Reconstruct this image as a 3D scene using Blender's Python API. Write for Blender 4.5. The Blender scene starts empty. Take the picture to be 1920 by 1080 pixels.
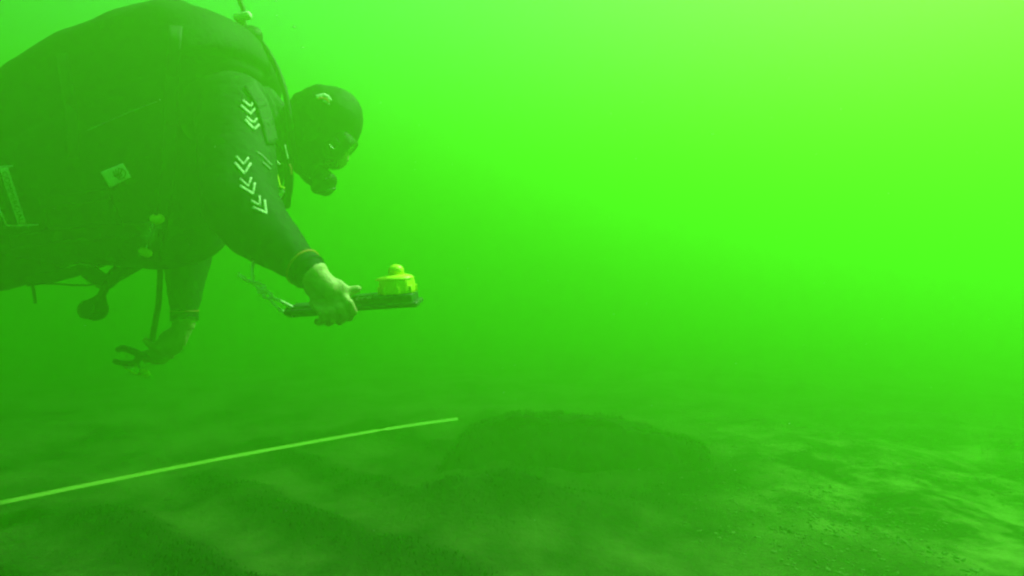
import bpy, bmesh, math, random
from mathutils import Vector, Matrix, noise
from mathutils.bvhtree import BVHTree

random.seed(4)
sc = bpy.context.scene
C = sc.collection

# ------------------------------------------------------------------ camera
CAM_H = 0.60                      # camera height over the lake bed, metres
FPX = 1144.0                      # focal length in pixels of the 1920 px wide frame
cam = bpy.data.cameras.new('camera')
cam_o = bpy.data.objects.new('camera', cam)
C.objects.link(cam_o)
cam_o.location = (0, 0, CAM_H)
cam_o.rotation_euler = (math.radians(90), 0, 0)
cam.sensor_width = 36
cam.lens = 36 * FPX / 1920
cam.clip_start = 0.02
cam.clip_end = 600
sc.camera = cam_o

# ------------------------------------------------------------------ sky and sun
SUN_EL = math.radians(53)
SUN_AZ = math.radians(56)      # azimuth clockwise from the view direction
world = bpy.data.worlds.new('World')
sc.world = world
world.use_nodes = True
wt = world.node_tree
sky = wt.nodes.new('ShaderNodeTexSky')
sky.sky_type = 'NISHITA'
sky.sun_disc = False
sky.sun_elevation = SUN_EL
sky.sun_rotation = SUN_AZ
wt.links.new(sky.outputs[0], wt.nodes['Background'].inputs[0])
wt.nodes['Background'].inputs[1].default_value = 0.05
sun = bpy.data.lights.new('sun', 'SUN')
sun.energy = 5.0
sun.angle = math.radians(4)      # rippled surface and murk soften the shadows
sun.color = (1.0, 0.93, 0.80)
sun_o = bpy.data.objects.new('sun', sun)
C.objects.link(sun_o)
sd = Vector((math.sin(SUN_AZ) * math.cos(SUN_EL), math.cos(SUN_AZ) * math.cos(SUN_EL), math.sin(SUN_EL)))
sun_o.rotation_euler = sd.to_track_quat('Z', 'Y').to_euler()

vs = sc.view_settings
vs.view_transform = 'Standard'
vs.look = 'None'
vs.gamma = 1.0
vs.use_curve_mapping = False
vs.exposure = 2.64

sc.cycles.volume_bounces = 6
sc.cycles.max_bounces = 10
sc.cycles.use_denoising = True
sc.cycles.filter_width = 2.3

# water: green light travels, red and blue are swallowed
WATER_TOP = 2.5
WATER_DENSITY = 0.75
WATER_SCATTER = (0.118, 0.36, 0.030, 1)
WATER_ABSORB = (0.0, 0.22, 0.0, 1)
WATER_G = 0.59


# ------------------------------------------------------------------ helpers
def P(px, py, d):
    """A point at depth d (metres in front of the camera) for a position in the 1920x1080 frame."""
    return Vector(((px - 960) / FPX * d, d, CAM_H - (py - 540) / FPX * d))


def tag(o, label=None, cat=None, group=None, kind=None):
    if label: o['label'] = label
    if cat: o['category'] = cat
    if group: o['group'] = group
    if kind: o['kind'] = kind
    return o


def empty(name, loc, label, cat, group=None):
    o = bpy.data.objects.new(name, None)
    o.location = loc
    o.empty_display_size = 0.1
    C.objects.link(o)
    return tag(o, label, cat, group)


def link(name, me, mat=None, parent=None, smooth=True):
    if mat is not None:
        me.materials.append(mat)
    if smooth:
        for p in me.polygons: p.use_smooth = True
    o = bpy.data.objects.new(name, me)
    C.objects.link(o)
    if parent is not None:
        o.parent = parent
        root, off = parent, Vector((0, 0, 0))
        while root is not None:
            off += root.location
            root = root.parent
        o.location = -off                    # meshes are written in world coordinates
    return o


def from_bm(name, bm, mat=None, parent=None, smooth=True):
    if not isinstance(bm, Soup): bmesh.ops.recalc_face_normals(bm, faces=bm.faces)
    me = bpy.data.meshes.new(name)
    bm.to_mesh(me)
    bm.free()
    return link(name, me, mat, parent, smooth)


_ICO = {}


def ico(sub):
    if sub not in _ICO:
        b = bmesh.new()
        bmesh.ops.create_icosphere(b, subdivisions=sub, radius=1)
        b.verts.ensure_lookup_table()
        _ICO[sub] = ([v.co.copy() for v in b.verts], [[v.index for v in f.verts] for f in b.faces])
        b.free()
    return _ICO[sub]


class Soup:
    """plain lists of vertices and faces; far quicker than a bmesh for many overlapping volumes"""
    def __init__(self):
        self.v, self.f = [], []

    def add(self, m, sub):
        vs_, fs_ = ico(sub)
        k = len(self.v)
        self.v.extend(m @ q for q in vs_)
        self.f.extend([i + k for i in f] for f in fs_)

    def to_mesh(self, me):
        me.from_pydata(self.v, [], self.f)
        me.update()

    def free(self):
        self.v, self.f = [], []


def ball(bm, c, r, sub=2):
    """ellipsoid; r a number or (rx, ry, rz)"""
    if isinstance(r, (int, float)): r = (r, r, r)
    bm.add(Matrix.Translation(c) @ Matrix.Diagonal((*r, 1)), sub)


def oball(bm, c, ax, ay, az, r, sub=3):
    """ellipsoid on its own axes"""
    m = Matrix((ax * r[0], ay * r[1], az * r[2])).transposed().to_4x4()
    bm.add(Matrix.Translation(c) @ m, sub)


def limb(bm, pts, wide=1.0, sub=2):
    """chain of overlapping balls along pts = [(Vector, radius), ...]"""
    for (a, ra), (b, rb) in zip(pts, pts[1:]):
        n = max(2, int((b - a).length / (0.2 * min(ra, rb))) + 1)
        for i in range(n + 1):
            t = i / n
            r = ra + (rb - ra) * t
            ball(bm, a.lerp(b, t), (r, r * wide, r), 3 if r > 0.045 else sub)


def skin_mesh(name, bm, voxel, smooth=6, factor=0.5):
    """weld the overlapping volumes in bm into one continuous surface"""
    me = bpy.data.meshes.new(name)
    bm.to_mesh(me)
    bm.free()
    o = bpy.data.objects.new(name, me)
    C.objects.link(o)
    m = o.modifiers.new('weld', 'REMESH')
    m.mode = 'VOXEL'
    m.voxel_size = voxel
    if smooth:
        s = o.modifiers.new('smooth', 'SMOOTH')
        s.factor = factor
        s.iterations = smooth
    dg = bpy.context.evaluated_depsgraph_get()
    out = bpy.data.meshes.new_from_object(o.evaluated_get(dg))
    bpy.data.objects.remove(o)
    bpy.data.meshes.remove(me)
    out.name = name
    return out


def catmull(pts, n=8):
    out = []
    p = [pts[0]] + list(pts) + [pts[-1]]
    for i in range(1, len(p) - 2):
        for k in range(n):
            t = k / n
            a, b, c, d = p[i - 1], p[i], p[i + 1], p[i + 2]
            out.append(0.5 * ((2 * b) + (c - a) * t + (2 * a - 5 * b + 4 * c - d) * t * t + (3 * b - a - 3 * c + d) * t ** 3))
    out.append(pts[-1])
    return out


def tube_bm(pts, r, seg=10, bm=None, curve=True, rib=0.0, ribs=0):
    if bm is None: bm = bmesh.new()
    path = catmull(pts, max(6, ribs)) if curve and len(pts) > 2 else list(pts)
    n = len(path)
    rr = r if callable(r) else (lambda t: r)
    prev = None
    rings = []
    for i, p in enumerate(path):
        t = (path[min(i + 1, n - 1)] - path[max(i - 1, 0)]).normalized()
        if prev is None:
            u = t.orthogonal().normalized()
        else:
            u = (prev - t * prev.dot(t)).normalized()
        prev = u
        v = t.cross(u)
        q = rr(i / (n - 1)) * (1 + (rib if i % 2 else -rib))
        rings.append([bm.verts.new(p + (u * math.cos(a) + v * math.sin(a)) * q) for a in [2 * math.pi * k / seg for k in range(seg)]])
    for a, b in zip(rings, rings[1:]):
        for k in range(seg):
            bm.faces.new((a[k], a[(k + 1) % seg], b[(k + 1) % seg], b[k]))
    bm.faces.new(rings[0][::-1])
    bm.faces.new(rings[-1])
    return bm


def tube(name, pts, r, mat, parent=None, **k):
    return from_bm(name, tube_bm(pts, r, **k), mat, parent)


def ribbon(name, pts, side, width, thick, mat, parent=None, curve=True, n=8):
    """flat strap with real thickness; side = direction(s) across the strap"""
    path = catmull(pts, n) if curve and len(pts) > 2 else list(pts)
    bm = bmesh.new()
    rows = []
    m = len(path)
    for i, p in enumerate(path):
        t = (path[min(i + 1, m - 1)] - path[max(i - 1, 0)]).normalized()
        s = side(i / (m - 1)) if callable(side) else side
        s = (s - t * s.dot(t)).normalized()
        nn = t.cross(s)
        w = (width(i / (m - 1)) if callable(width) else width) / 2
        rows.append([bm.verts.new(p + s * a * w + nn * b * thick / 2) for a, b in ((-1, -1), (1, -1), (1, 1), (-1, 1))])
    for a, b in zip(rows, rows[1:]):
        for k in range(4):
            bm.faces.new((a[k], a[(k + 1) % 4], b[(k + 1) % 4], b[k]))
    bm.faces.new(rows[0][::-1])
    bm.faces.new(rows[-1])
    return from_bm(name, bm, mat, parent, smooth=False)


def lathe(prof, seg, centre, axis, ref, bm=None, cap=True, warp=None):
    """prof = [(radius, height)]; axis up; ref sets the angle zero"""
    if bm is None: bm = bmesh.new()
    z = axis.normalized()
    x = (ref - z * ref.dot(z)).normalized()
    y = z.cross(x)
    rings = []
    for r, h in prof:
        ring = []
        for k in range(seg):
            a = 2 * math.pi * k / seg
            q = r * (warp(a, r, h) if warp else 1)
            ring.append(bm.verts.new(centre + x * math.cos(a) * q + y * math.sin(a) * q + z * h))
        rings.append(ring)
    for a, b in zip(rings, rings[1:]):
        for k in range(seg):
            bm.faces.new((a[k], a[(k + 1) % seg], b[(k + 1) % seg], b[k]))
    if cap:
        bm.faces.new(rings[0][::-1])
        bm.faces.new(rings[-1])
    return bm


def box_bm(centre, ax, ay, az, s, bm=None, bevel=0.0, seg=2):
    b2 = bmesh.new()
    bmesh.ops.create_cube(b2, size=1)
    for v in b2.verts:
        v.co = Vector((v.co.x * s[0], v.co.y * s[1], v.co.z * s[2]))
    if bevel:
        bmesh.ops.bevel(b2, geom=list(b2.edges), offset=bevel, segments=seg, affect='EDGES', profile=0.6)
    M = Matrix((ax, ay, az)).transposed()
    for v in b2.verts:
        v.co = centre + M @ v.co
    if bm is None:
        return b2
    me = bpy.data.meshes.new('tmp')
    b2.to_mesh(me)
    b2.free()
    bm.from_mesh(me)
    bpy.data.meshes.remove(me)
    return bm


# ------------------------------------------------------------------ materials
def principled(name, col, rough=0.7, metal=0.0, spec=0.5):
    m = bpy.data.materials.new(name)
    m.use_nodes = True
    b = m.node_tree.nodes['Principled BSDF']
    b.inputs['Base Color'].default_value = (*col, 1)
    b.inputs['Roughness'].default_value = rough
    b.inputs['Metallic'].default_value = metal
    b.inputs['Specular IOR Level'].default_value = spec
    return m


def mottled(name, c0, c1, scale, rough=0.7, bump=0.0, bscale=80, spec=0.4):
    """base colour wanders between two tones; fine relief"""
    m = principled(name, c0, rough, 0, spec)
    t = m.node_tree
    b = t.nodes['Principled BSDF']
    tc = t.nodes.new('ShaderNodeTexCoord')
    nz = t.nodes.new('ShaderNodeTexNoise')
    nz.inputs['Scale'].default_value = scale
    nz.inputs['Detail'].default_value = 5
    rp = t.nodes.new('ShaderNodeValToRGB')
    rp.color_ramp.elements[0].color = (*c0, 1)
    rp.color_ramp.elements[1].color = (*c1, 1)
    rp.color_ramp.elements[0].position = 0.35
    rp.color_ramp.elements[1].position = 0.68
    t.links.new(tc.outputs['Object'], nz.inputs['Vector'])
    t.links.new(nz.outputs['Fac'], rp.inputs['Fac'])
    t.links.new(rp.outputs['Color'], b.inputs['Base Color'])
    if bump:
        n2 = t.nodes.new('ShaderNodeTexNoise')
        n2.inputs['Scale'].default_value = bscale
        n2.inputs['Detail'].default_value = 4
        bp = t.nodes.new('ShaderNodeBump')
        bp.inputs['Strength'].default_value = bump
        bp.inputs['Distance'].default_value = 0.004
        t.links.new(tc.outputs['Object'], n2.inputs['Vector'])
        t.links.new(n2.outputs['Fac'], bp.inputs['Height'])
        t.links.new(bp.outputs['Normal'], b.inputs['Normal'])
    return m


M_SUIT = mottled('neoprene', (0.007, 0.008, 0.008), (0.014, 0.015, 0.015), 9, 0.75, 0.5, 60, spec=0.12)
M_HOOD = mottled('hood_neoprene', (0.006, 0.007, 0.007), (0.013, 0.014, 0.014), 14, 0.7, 0.6, 45, spec=0.12)
M_VEST = mottled('cordura', (0.007, 0.008, 0.008), (0.015, 0.016, 0.016), 6, 0.8, 0.7, 90, spec=0.12)
M_RUBBER = mottled('black_rubber', (0.006, 0.006, 0.006), (0.012, 0.012, 0.012), 20, 0.6, 0.2, 120, spec=0.12)
M_STRAP = principled('webbing', (0.009, 0.009, 0.009), 0.85)
M_SKIN = mottled('skin', (0.42, 0.30, 0.20), (0.54, 0.41, 0.29), 25, 0.55, 0.35, 140)
M_WHITE = mottled('mottled_white', (0.62, 0.62, 0.58), (0.8, 0.8, 0.76), 60, 0.7)
M_REFLECT = mottled('pale_reflective', (0.84, 0.84, 0.79), (0.90, 0.90, 0.87), 90, 0.5)
M_CHEV = mottled('worn_chevron_print', (0.30, 0.31, 0.28), (0.62, 0.62, 0.58), 130, 0.7)
M_INK = principled('dark_ink', (0.02, 0.03, 0.025), 0.8)
M_YELLOW = mottled('yellow_plastic', (0.78, 0.78, 0.05), (0.84, 0.84, 0.08), 12, 0.4, 0.1, 60)
M_LIME = mottled('lime_plastic', (0.80, 0.84, 0.08), (0.86, 0.90, 0.12), 12, 0.4)
M_ORANGE = principled('orange_band', (0.42, 0.13, 0.04), 0.6)
M_CHROME = principled('chrome', (0.75, 0.75, 0.74), 0.18, 1.0)
M_STEEL = mottled('painted_steel', (0.05, 0.05, 0.045), (0.08, 0.08, 0.07), 8, 0.5)
M_CORD = mottled('white_cord', (0.82, 0.82, 0.74), (0.90, 0.90, 0.84), 120, 0.8)
M_BOARD = mottled('black_plastic', (0.015, 0.015, 0.015), (0.03, 0.03, 0.03), 14, 0.5, 0.3, 60)
M_TAPE = mottled('tape_yellow', (0.50, 0.60, 0.16), (0.60, 0.70, 0.22), 4, 0.5)
M_RED = principled('red_glint_edge', (0.6, 0.05, 0.03), 0.5)

M_LENS = principled('mask_lens', (0.02, 0.02, 0.02), 0.08)
M_FILM = principled('clear_film', (0.8, 0.8, 0.75), 0.3)
M_FILM.node_tree.nodes['Principled BSDF'].inputs['Alpha'].default_value = 0.16
M_GLASS = principled('gauge_glass', (0.05, 0.05, 0.05), 0.1)


def water_material():
    m = bpy.data.materials.new('green_water')
    m.use_nodes = True
    t = m.node_tree
    t.nodes.clear()
    o = t.nodes.new('ShaderNodeOutputMaterial')
    p = t.nodes.new('ShaderNodeVolumePrincipled')
    p.inputs['Density'].default_value = WATER_DENSITY
    p.inputs['Color'].default_value = WATER_SCATTER
    p.inputs['Absorption Color'].default_value = WATER_ABSORB
    p.inputs['Anisotropy'].default_value = WATER_G
    t.links.new(p.outputs[0], o.inputs['Volume'])
    return m


def bed_material():
    m = bpy.data.materials.new('silt')
    m.use_nodes = True
    t = m.node_tree
    b = t.nodes['Principled BSDF']
    b.inputs['Roughness'].default_value = 0.95
    b.inputs['Specular IOR Level'].default_value = 0.1
    tc = t.nodes.new('ShaderNodeTexCoord')

    def noise_(scale, detail, rough=0.55, dist=0.0):
        n = t.nodes.new('ShaderNodeTexNoise')
        n.inputs['Scale'].default_value = scale
        n.inputs['Detail'].default_value = detail
        n.inputs['Roughness'].default_value = rough
        n.inputs['Distortion'].default_value = dist
        t.links.new(tc.outputs['Object'], n.inputs['Vector'])
        return n

    def ramp(src, a, ca, b_, cb):
        r = t.nodes.new('ShaderNodeValToRGB')
        r.color_ramp.elements[0].position = a
        r.color_ramp.elements[0].color = (*ca, 1)
        r.color_ramp.elements[1].position = b_
        r.color_ramp.elements[1].color = (*cb, 1)
        t.links.new(src, r.inputs['Fac'])
        return r

    def mix(f, a, b_):
        x = t.nodes.new('ShaderNodeMix')
        x.data_type = 'RGBA'
        for s, v in ((0, f), (6, a), (7, b_)):
            t.links.new(v, x.inputs[s])
        return x.outputs[2]
    # dark algae film over brown silt
    base = ramp(noise_(3.2, 6, 0.6, 0.2).outputs['Fac'], 0.36, (0.022, 0.020, 0.012), 0.60, (0.115, 0.108, 0.052))
    # pale shell sand, mostly to one side of the wreckage
    pale = ramp(noise_(4.2, 8, 0.70, 0.0).outputs['Fac'], 0.46, (0.020, 0.021, 0.011), 0.62, (0.34, 0.33, 0.15))
    sep = t.nodes.new('ShaderNodeSeparateXYZ')
    t.links.new(tc.outputs['Object'], sep.inputs[0])
    wob = t.nodes.new('ShaderNodeMath')
    wob.operation = 'MULTIPLY_ADD'
    t.links.new(noise_(1.3, 3).outputs['Fac'], wob.inputs[0])
    wob.inputs[1].default_value = 2.0
    t.links.new(sep.outputs['X'], wob.inputs[2])
    rg = t.nodes.new('ShaderNodeMapRange')
    t.links.new(wob.outputs[0], rg.inputs['Value'])
    rg.inputs['From Min'].default_value = 1.35
    rg.inputs['From Max'].default_value = 2.15
    rg.interpolation_type = 'SMOOTHSTEP'
    rd = t.nodes.new('ShaderNodeMapRange')
    t.links.new(sep.outputs['Y'], rd.inputs['Value'])
    rd.inputs['From Min'].default_value = 3.1
    rd.inputs['From Max'].default_value = 1.9
    rd.interpolation_type = 'SMOOTHSTEP'
    both = t.nodes.new('ShaderNodeMath')
    both.operation = 'MULTIPLY'
    t.links.new(rg.outputs[0], both.inputs[0])
    t.links.new(rd.outputs[0], both.inputs[1])
    col = mix(both.outputs[0], base.outputs[0], pale.outputs[0])
    at = t.nodes.new('ShaderNodeAttribute')
    at.attribute_name = 'weed'
    wd = ramp(noise_(16, 5, 0.6).outputs['Fac'], 0.4, (0.005, 0.006, 0.004), 0.7, (0.014, 0.014, 0.008))
    col = mix(at.outputs['Fac'], col, wd.outputs[0])
    t.links.new(col, b.inputs['Base Color'])
    bp = t.nodes.new('ShaderNodeBump')
    bp.inputs['Strength'].default_value = 0.9
    bp.inputs['Distance'].default_value = 0.02
    t.links.new(noise_(22, 8, 0.65).outputs['Fac'], bp.inputs['Height'])
    t.links.new(bp.outputs['Normal'], b.inputs['Normal'])
    return m


M_BED = bed_material()
M_WRECK = mottled('weed_grown_timber', (0.007, 0.008, 0.005), (0.022, 0.020, 0.011), 5, 0.95, 1.0, 25, 0.1)

# ------------------------------------------------------------------ lake bed
RIDGES = [  # silted-over timbers: line in plan (x0, y0, x1, y1), height, half width
    (-0.98, 2.45, -0.05, 1.50, 0.042, 0.085),
    (-1.05, 2.05, -0.10, 1.20, 0.046, 0.085),
    (-1.15, 1.70, -0.28, 0.95, 0.042, 0.085),
    (-0.62, 2.70, 0.10, 1.95, 0.03, 0.09),
]


def bed_height(x, y):
    h = 0.05 * noise.noise(Vector((x * 0.5, y * 0.5, 3.1)))
    h += 0.035 * noise.noise(Vector((x * 1.6, y * 1.6, 7.7)))
    weed = 0.0
    h += 0.018 * noise.noise(Vector((x * 4.7, y * 4.7, 1.2)))
    h += 0.008 * noise.noise(Vector((x * 13, y * 13, 5.5)))
    for x0, y0, x1, y1, hh, w in RIDGES:
        dx, dy = x1 - x0, y1 - y0
        L = math.hypot(dx, dy)
        t = max(0, min(1, ((x - x0) * dx + (y - y0) * dy) / (L * L)))
        q = math.hypot(x - x0 - dx * t, y - y0 - dy * t)
        q += 0.035 * noise.noise(Vector((x * 3.5, y * 3.5, 9.9)))
        weed = max(weed, math.exp(-(max(0, q) / (w * 1.05)) ** 3) * (0.95 + 0.4 * noise.noise(Vector((x * 8, y * 8, 4)))))
        h += hh * math.exp(-(q / w) ** 2) * (0.75 + 0.5 * noise.noise(Vector((t * 4, hh * 90, 0))))
    # lumpy mound in front of the slab
    q = math.hypot((x - 0.02) / 0.27, (y - 1.62) / 0.13)
    weed = max(weed, math.exp(-q ** 2.5))
    h += 0.10 * math.exp(-q ** 2.4) * (0.8 + 0.6 * noise.noise(Vector((x * 7, y * 7, 2))))
    q = math.hypot((x - 0.1) / 0.5, (y - 2.5) / 0.4)
    h += 0.03 * math.exp(-q ** 2)
    q = math.hypot((x - 0.22) / 0.62, (y - 1.95) / 0.38)
    weed = max(weed, math.exp(-q ** 3) * (0.85 + 0.6 * noise.noise(Vector((x * 5, y * 5, 6)))))
    return h, max(0.0, min(1.0, weed))


bm = bmesh.new()


def axis_steps(fine0, fine1, step, far, growth=1.25):
    out = []
    v = fine0
    while v < fine1:
        out.append(v)
        v += step
    s = step
    while v < far:
        out.append(v)
        s *= growth
        v += s
    out.append(far)
    lo = []
    v, s = fine0, step
    while v > -far:
        s *= growth
        v -= s
        lo.append(max(v, -far))
    return lo[::-1] + out


xs = axis_steps(-2.6, 3.4, 0.024, 55)
ys = axis_steps(0.7, 4.8, 0.024, 55)
WEED = bm.verts.layers.float.new('weed')


def bed_vert(x, y):
    h, weed = bed_height(x, y)
    v = bm.verts.new((x, y, h))
    v[WEED] = weed
    return v


grid = [[bed_vert(x, y) for x in xs] for y in ys]
for j in range(len(ys) - 1):
    for i in range(len(xs) - 1):
        bm.faces.new((grid[j][i], grid[j][i + 1], grid[j + 1][i + 1], grid[j + 1][i]))
tag(from_bm('lake_bed', bm, M_BED), kind='structure')

# ------------------------------------------------------------------ sunken slab beyond the tape
def slab_outline():
    top = [(820, 860), (850, 822), (885, 790), (925, 772), (960, 768), (1010, 770), (1060, 769), (1110, 772), (1160, 776), (1190, 786),
           (1232, 799), (1275, 808), (1310, 815), (1314, 845), (1308, 880), (1200, 905), (1050, 915), (900, 905), (820, 885)]
    return top


bm = bmesh.new()
D0, D1 = 2.12, 2.5
front, back = [], []
for (px, py) in slab_outline():
    p = P(px, py + 14, D0)
    front.append(bm.verts.new(p))
    q = P(px, py + 8, D1)
    back.append(bm.verts.new(q))
bm.faces.new(front[::-1])
bm.faces.new(back)
for k in range(len(front)):
    k2 = (k + 1) % len(front)
    bm.faces.new((front[k], front[k2], back[k2], back[k]))
bmesh.ops.recalc_face_normals(bm, faces=bm.faces)
me = skin_mesh('slab', bm, 0.010, 14)
for v in me.vertices:      # the near side has slumped into a rubble slope
    k = max(0.0, min(1.0, (D1 - v.co.y) / (D1 - D0)))
    v.co.y -= k * max(0.0, 0.12 - v.co.z) * 1.3
    v.co.z -= k * 0.02 * noise.noise(Vector((v.co.x * 6, 3, 1)))
me.update()
NRM = [v.normal.copy() for v in me.vertices]
for v in me.vertices:
    n = NRM[v.index]
    v.co += n * (0.017 * noise.noise(v.co * 9) + 0.010 * noise.noise(v.co * 24) + 0.006 * noise.noise(v.co * 55))
slab = link('sunken_slab', me, M_WRECK)
tag(slab, 'dark flat topped slab of wreckage lying on the lake bed beyond the tape', 'wreckage')

# ------------------------------------------------------------------ weed growing on the slab and the silted timbers, shell scraps on the sand
M_WEED = mottled('weed', (0.008, 0.010, 0.005), (0.022, 0.024, 0.011), 8, 0.9)
M_SHELL = mottled('shell_scraps', (0.07, 0.065, 0.035), (0.20, 0.185, 0.10), 30, 0.8)


def blades(name, roots, parent=None):
    V, F = [], []
    for p, n, hgt in roots:
        a = random.uniform(0, 6.283)
        side = Vector((math.cos(a), math.sin(a), 0)) * hgt * random.uniform(0.10, 0.2)
        bend = Vector((random.uniform(-1, 1), random.uniform(-1, 1), 0)) * hgt * 0.45
        k = len(V)
        m1 = p + (n * 0.5 + Vector((0, 0, 0.5))) * hgt * 0.55 + bend * 0.35
        V += [p - side, p + side, m1 + side * 0.9, m1 - side * 0.9, p + Vector((0, 0, 1)) * hgt + bend]
        F += [(k, k + 1, k + 2, k + 3), (k + 3, k + 2, k + 4)]
    me_ = bpy.data.meshes.new(name)
    me_.from_pydata(V, [], F)
    me_.update()
    return link(name, me_, M_WEED, parent)


roots = []
vv = slab.data.vertices
for k in range(11000):
    v = vv[random.randrange(len(vv))]
    if v.normal.z < -0.1: continue
    if noise.noise(v.co * 6) < -0.15: continue
    roots.append((v.co + Vector((random.uniform(-.005, .005), 0, 0)), v.normal.copy(), random.uniform(0.005, 0.016)))
fz = blades('weed_growth', roots, slab)
fz['kind'] = 'stuff'
roots = []
while len(roots) < 12000:
    y = random.uniform(0.85, 3.2)
    x = random.uniform(-0.95, 0.9) * y
    h, w = bed_height(x, y)
    if random.random() < 0.02 + 0.9 * w - 0.25 * (x > 0.5):
        roots.append((Vector((x, y, h - 0.002)), Vector((0, 0, 1)), random.uniform(0.0025, 0.0075) * (0.6 + w)))
tag(blades('ground_weed', roots), 'short dark weed fuzz covering the silty lake bed', 'weed', kind='stuff')
sh = Soup()
n_ = 0
while n_ < 6500:
    y = random.uniform(1.0, 3.6)
    x = random.uniform(0.1, 0.95) * y
    g = noise.noise(Vector((x * 2.2, y * 2.2, 8))) + 0.5 * noise.noise(Vector((x * 6, y * 6, 2)))
    if g < random.uniform(-0.35, 0.45) or x < 0.4 + 0.3 * random.random(): continue
    h, w = bed_height(x, y)
    r = random.uniform(0.0012, 0.0042) * random.choice((0.7, 0.8, 1.0, 1.6))
    ax_ = Vector((random.uniform(-1, 1), random.uniform(-1, 1), random.uniform(-.3, .3))).normalized()
    up_ = Vector((random.uniform(-.3, .3), random.uniform(-.3, .3), 1))
    ay_ = up_.cross(ax_).normalized()
    oball(sh, Vector((x, y, h + r * 0.15)), ax_, ay_, ax_.cross(ay_), (r * random.uniform(0.9, 1.8), r, r * random.uniform(0.25, 0.5)), 1)
    n_ += 1
tag(from_bm('shell_scraps', sh, M_SHELL), 'pale shell scraps scattered over the sandy right side of the bed', 'shells', kind='stuff')

# ------------------------------------------------------------------ measuring tape
tp = [(-160, 976, 1.48), (0, 943, 1.55), (200, 902, 1.67), (420, 859, 1.82), (600, 826, 1.95), (700, 808.5, 2.03), (780, 796, 2.10), (858, 785, 2.18)]
pts = [P(*q) for q in tp]
rope = ribbon('measuring_tape', pts, lambda t: Vector((0.05, 0.9 + 0.15 * math.sin(t * 5), 0.75 - 0.7 * math.exp(-((t - 0.74) / 0.015) ** 2))), lambda t: 0.0128 - 0.003 * t, 0.0008, M_TAPE, n=14)
tag(rope, 'pale yellow survey tape stretched low over the lake bed', 'measuring tape')

# ------------------------------------------------------------------ the diver
LAT = Vector((0, -1, 0))          # the diver's right side, towards the camera
diver = empty('person', P(300, 300, 1.75), 'diver in black wetsuit and hood leaning down over the lake bed, reaching forward', 'person')

head_c = P(601, 243, 1.72)
FWD = Vector((0.70, 0.22, -0.69)).normalized()       # where the face looks
UPH = Vector((0.69, 0.0, 0.70)).normalized()        # towards the crown
UPH = (UPH - FWD * UPH.dot(FWD)).normalized()
HLAT = FWD.cross(UPH).normalized()
if HLAT.y > 0: HLAT = -HLAT

bm = Soup()
# trunk
limb(bm, [(P(70, 400, 1.75), 0.14), (P(180, 375, 1.75), 0.145), (P(310, 320, 1.75), 0.165), (P(415, 250, 1.75), 0.14), (P(450, 225, 1.75), 0.115)], wide=1.28)
limb(bm, [(P(450, 225, 1.75), 0.11), (P(505, 238, 1.74), 0.075), (P(555, 258, 1.73), 0.062), (head_c, 0.07)])
# shoulders
limb(bm, [(P(450, 215, 1.72), 0.10), (P(438, 205, 1.56), 0.095)])
limb(bm, [(P(450, 230, 1.78), 0.10), (P(430, 260, 1.93), 0.09)])
limb(bm, [(P(468, 172, 1.70), 0.050), (P(520, 218, 1.70), 0.042)])
limb(bm, [(P(497, 235, 1.68), 0.055), (P(500, 300, 1.67), 0.055), (P(492, 350, 1.67), 0.05)])
limb(bm, [(P(438, 208, 1.54), 0.092), (P(385, 205, 1.55), 0.085)])
# near arm (his right): shoulder, elbow, wrist
WR = P(586, 513, 1.272)
limb(bm, [(P(438, 205, 1.54), 0.092), (P(446, 300, 1.46), 0.088), (P(452, 385, 1.37), 0.083)])
limb(bm, [(P(452, 385, 1.37), 0.083), (P(480, 424, 1.345), 0.074), (P(530, 468, 1.31), 0.052), (P(572, 504, 1.28), 0.036), (WR, 0.034)])
# far arm
limb(bm, [(P(430, 260, 1.93), 0.09), (P(385, 360, 1.98), 0.085), (P(355, 445, 1.97), 0.078)])
limb(bm, [(P(355, 445, 1.97), 0.078), (P(348, 520, 1.95), 0.060), (P(346, 590, 1.93), 0.036), (P(346, 606, 1.93), 0.033)])
# legs trail off behind
limb(bm, [(P(80, 420, 1.66), 0.13), (P(0, 462, 1.64), 0.118), (P(-190, 520, 1.60), 0.085)])
limb(bm, [(P(-190, 520, 1.60), 0.08), (P(-330, 470, 1.62), 0.07), (P(-500, 400, 1.64), 0.045)])
limb(bm, [(P(-500, 400, 1.64), 0.045), (P(-560, 440, 1.64), 0.04)])
limb(bm, [(P(80, 420, 1.84), 0.13), (P(0, 440, 1.87), 0.115), (P(-190, 480, 1.90), 0.085)])
limb(bm, [(P(-190, 480, 1.90), 0.08), (P(-330, 430, 1.92), 0.07), (P(-480, 360, 1.92), 0.045)])
limb(bm, [(P(-480, 360, 1.92), 0.045), (P(-540, 400, 1.92), 0.04)])
# head: skull, jaw, brow, nose, hood crown
oball(bm, head_c + UPH * 0.012, UPH, HLAT, FWD, (0.122, 0.088, 0.098))
oball(bm, head_c - UPH * 0.068 + FWD * 0.022, UPH, HLAT, FWD, (0.068, 0.064, 0.068))
oball(bm, head_c - UPH * 0.098 + FWD * 0.048, UPH, HLAT, FWD, (0.03, 0.032, 0.032))
oball(bm, head_c + FWD * 0.098 - UPH * 0.025, UPH, HLAT, FWD, (0.03, 0.014, 0.018))
limb(bm, [(P(576, 206, 1.72), 0.050), (P(604, 197, 1.72), 0.056), (P(628, 202, 1.72), 0.056)], wide=1.15)
limb(bm, [(P(628, 202, 1.72), 0.056), (P(640, 228, 1.72), 0.042)])
for s in (-1, 1):      # ears under the hood
    oball(bm, head_c + HLAT * s * 0.082 - UPH * 0.015, UPH, HLAT, FWD, (0.032, 0.014, 0.02))
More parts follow.
